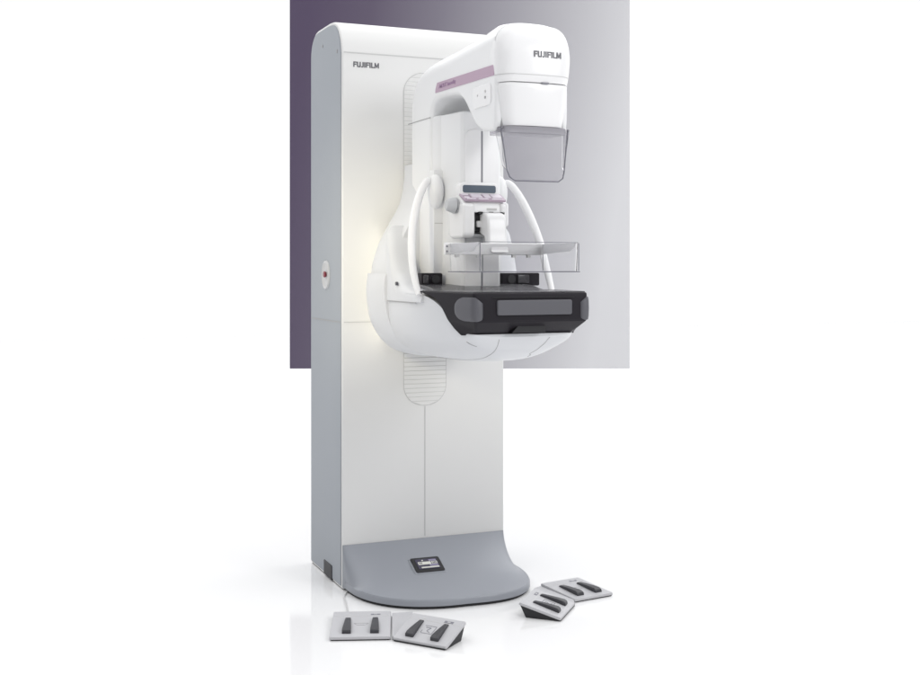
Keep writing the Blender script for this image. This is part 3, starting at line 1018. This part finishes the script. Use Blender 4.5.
    if join:
        v = [Vector((a, b, 0)) for a, b in join]
        jb = bmesh.new()
        lo4 = [jb.verts.new(p) for p in v]; hi4 = [jb.verts.new(p+Vector((0, 0, 0.0105))) for p in v]
        for i in range(len(v)):
            j = (i+1) % len(v)
            jb.faces.new((lo4[i], lo4[j], hi4[j], hi4[i]))
        jb.faces.new(lo4); jb.faces.new(list(reversed(hi4)))
        obj('joining_plate', jb, M['plate'], t, wn=False, smooth=False)
    return t


foot_switch('flat grey foot switch with upright pedals and trough symbol, at front left of the base', -0.1941, -0.5141, math.radians(-19.5), 0.1817, 0.238, 0.012, 0.018, False, 'trough')
foot_switch('wedge-shaped grey foot switch with boxed symbol, in front of the base beside a flat one', -0.0213, -0.586, math.radians(-51), 0.184, 0.122, 0.012, 0.0535, True, 'box', [(-0.018, -0.577), (0.0605, -0.350), (0.126, -0.362), (0.078, -0.508)])
foot_switch('wedge-shaped grey foot switch nearest the right end of the curved base', 0.5298, -0.6106, math.radians(47.6), 0.1753, 0.137, 0.012, 0.0485, True, 'box', [(0.649, -0.479), (0.665, -0.441), (0.6385, -0.250), (0.604, -0.267), (0.550, -0.389)])
foot_switch('flat grey foot switch at far right, behind the right wedge-shaped one', 0.668, -0.443, math.radians(8), 0.160, 0.200, 0.012, 0.018, False, 'trough')

# thin grey lead from the machine to the left switch
cb = spline([(0.01, -0.03, 0.004), (-0.02, -0.09, 0.003), (-0.035, -0.16, 0.003), (-0.06, -0.26, 0.003), (-0.085, -0.335, 0.014)], 6)
co = obj('cable', tube(cb, [(0.0022, 0.0022)]*len(cb), 8), M['softline'], None, wn=False)
co['label'] = 'thin pale grey cable on the floor from the base to the flat foot switch'
co['category'] = 'cable'

# ------------------------------------------------------------------ light
WORLD_FRONT = 0.34
w = bpy.data.worlds.new('World'); S.world = w
w.use_nodes = True
nt = w.node_tree
bg = nt.nodes['Background']
# a studio: bright white infinity wall behind the machine, a dimmer room in front of it
tc = nt.nodes.new('ShaderNodeTexCoord')
dt = nt.nodes.new('ShaderNodeVectorMath'); dt.operation = 'DOT_PRODUCT'
nt.links.new(tc.outputs['Generated'], dt.inputs[0])
dt.inputs[1].default_value = (math.sin(th), math.cos(th), 0)
mr = nt.nodes.new('ShaderNodeMapRange'); mr.interpolation_type = 'SMOOTHSTEP'
mr.inputs['From Min'].default_value = -0.1; mr.inputs['From Max'].default_value = 0.75
mr.inputs['To Min'].default_value = WORLD_FRONT; mr.inputs['To Max'].default_value = 1.03
nt.links.new(dt.outputs['Value'], mr.inputs['Value'])
nt.links.new(mr.outputs['Result'], bg.inputs['Strength'])
bg.inputs['Color'].default_value = (0.985, 0.99, 1.0, 1)


def area(name, loc, target, sx, sy, power, col=(1, 1, 1)):
    d = bpy.data.lights.new(name, 'AREA')
    d.shape = 'RECTANGLE'; d.size = sx; d.size_y = sy; d.energy = power; d.color = col
    o = bpy.data.objects.new(name, d)
    COL.objects.link(o)
    o.location = loc
    o.rotation_euler = (Vector(target)-Vector(loc)).to_track_quat('-Z', 'Y').to_euler()
    return o


area('ceiling_fill', (4.0, 3.5, 9.0), (4.0, 3.5, 0), 32, 27, 3400)  # added oversized overhead fill that keeps the floor white
area('softbox_front', (2.4, -4.4, 2.8), (0.35, -0.6, 1.5), 1.3, 1.9, 60)
for x, z, h, e_ in ((0.150, 1.05, 0.40, 0.10), (0.222, 1.36, 0.20, 0.02)):
    g_ = area('glow_lamp', (x, -0.060, z), (x-1.0, 0.30, z), 0.02, h, e_, (1.0, 0.94, 0.76))
    g_.data.shape = 'RECTANGLE'

sd_ = bpy.data.lights.new('warm_glow_fill', 'SPOT')  # added fill light, widens the warm glow on the column beside the arm
sd_.energy = 130; sd_.color = (1.0, 0.92, 0.70); sd_.spot_size = math.radians(24); sd_.spot_blend = 1.0; sd_.shadow_soft_size = 0.25
so_ = bpy.data.objects.new('warm_glow_fill', sd_); COL.objects.link(so_)
so_.location = (-1.55, -1.7, 1.7)
so_.rotation_euler = (Vector((0.12, 0, 1.14))-so_.location).to_track_quat('-Z', 'Y').to_euler()

# ------------------------------------------------------------------ camera
cd = bpy.data.cameras.new('camera')
cam = bpy.data.objects.new('camera', cd); COL.objects.link(cam)
cam.location = CAM
cam.rotation_euler = (math.radians(90), 0, -th)
cd.sensor_width = 36; cd.lens = f_px/920*36
cd.shift_y = -69.5/920
cd.clip_end = 500; cd.clip_start = 0.05
S.camera = cam
S.view_settings.view_transform = 'Standard'
S.view_settings.look = 'None'
S.view_settings.exposure = 0.0
S.cycles.max_bounces = 10
S.cycles.transmission_bounces = 10
S.cycles.transparent_max_bounces = 16
S.cycles.use_denoising = True
for o in bpy.data.objects:
    if 'org' in o:
        del o['org']
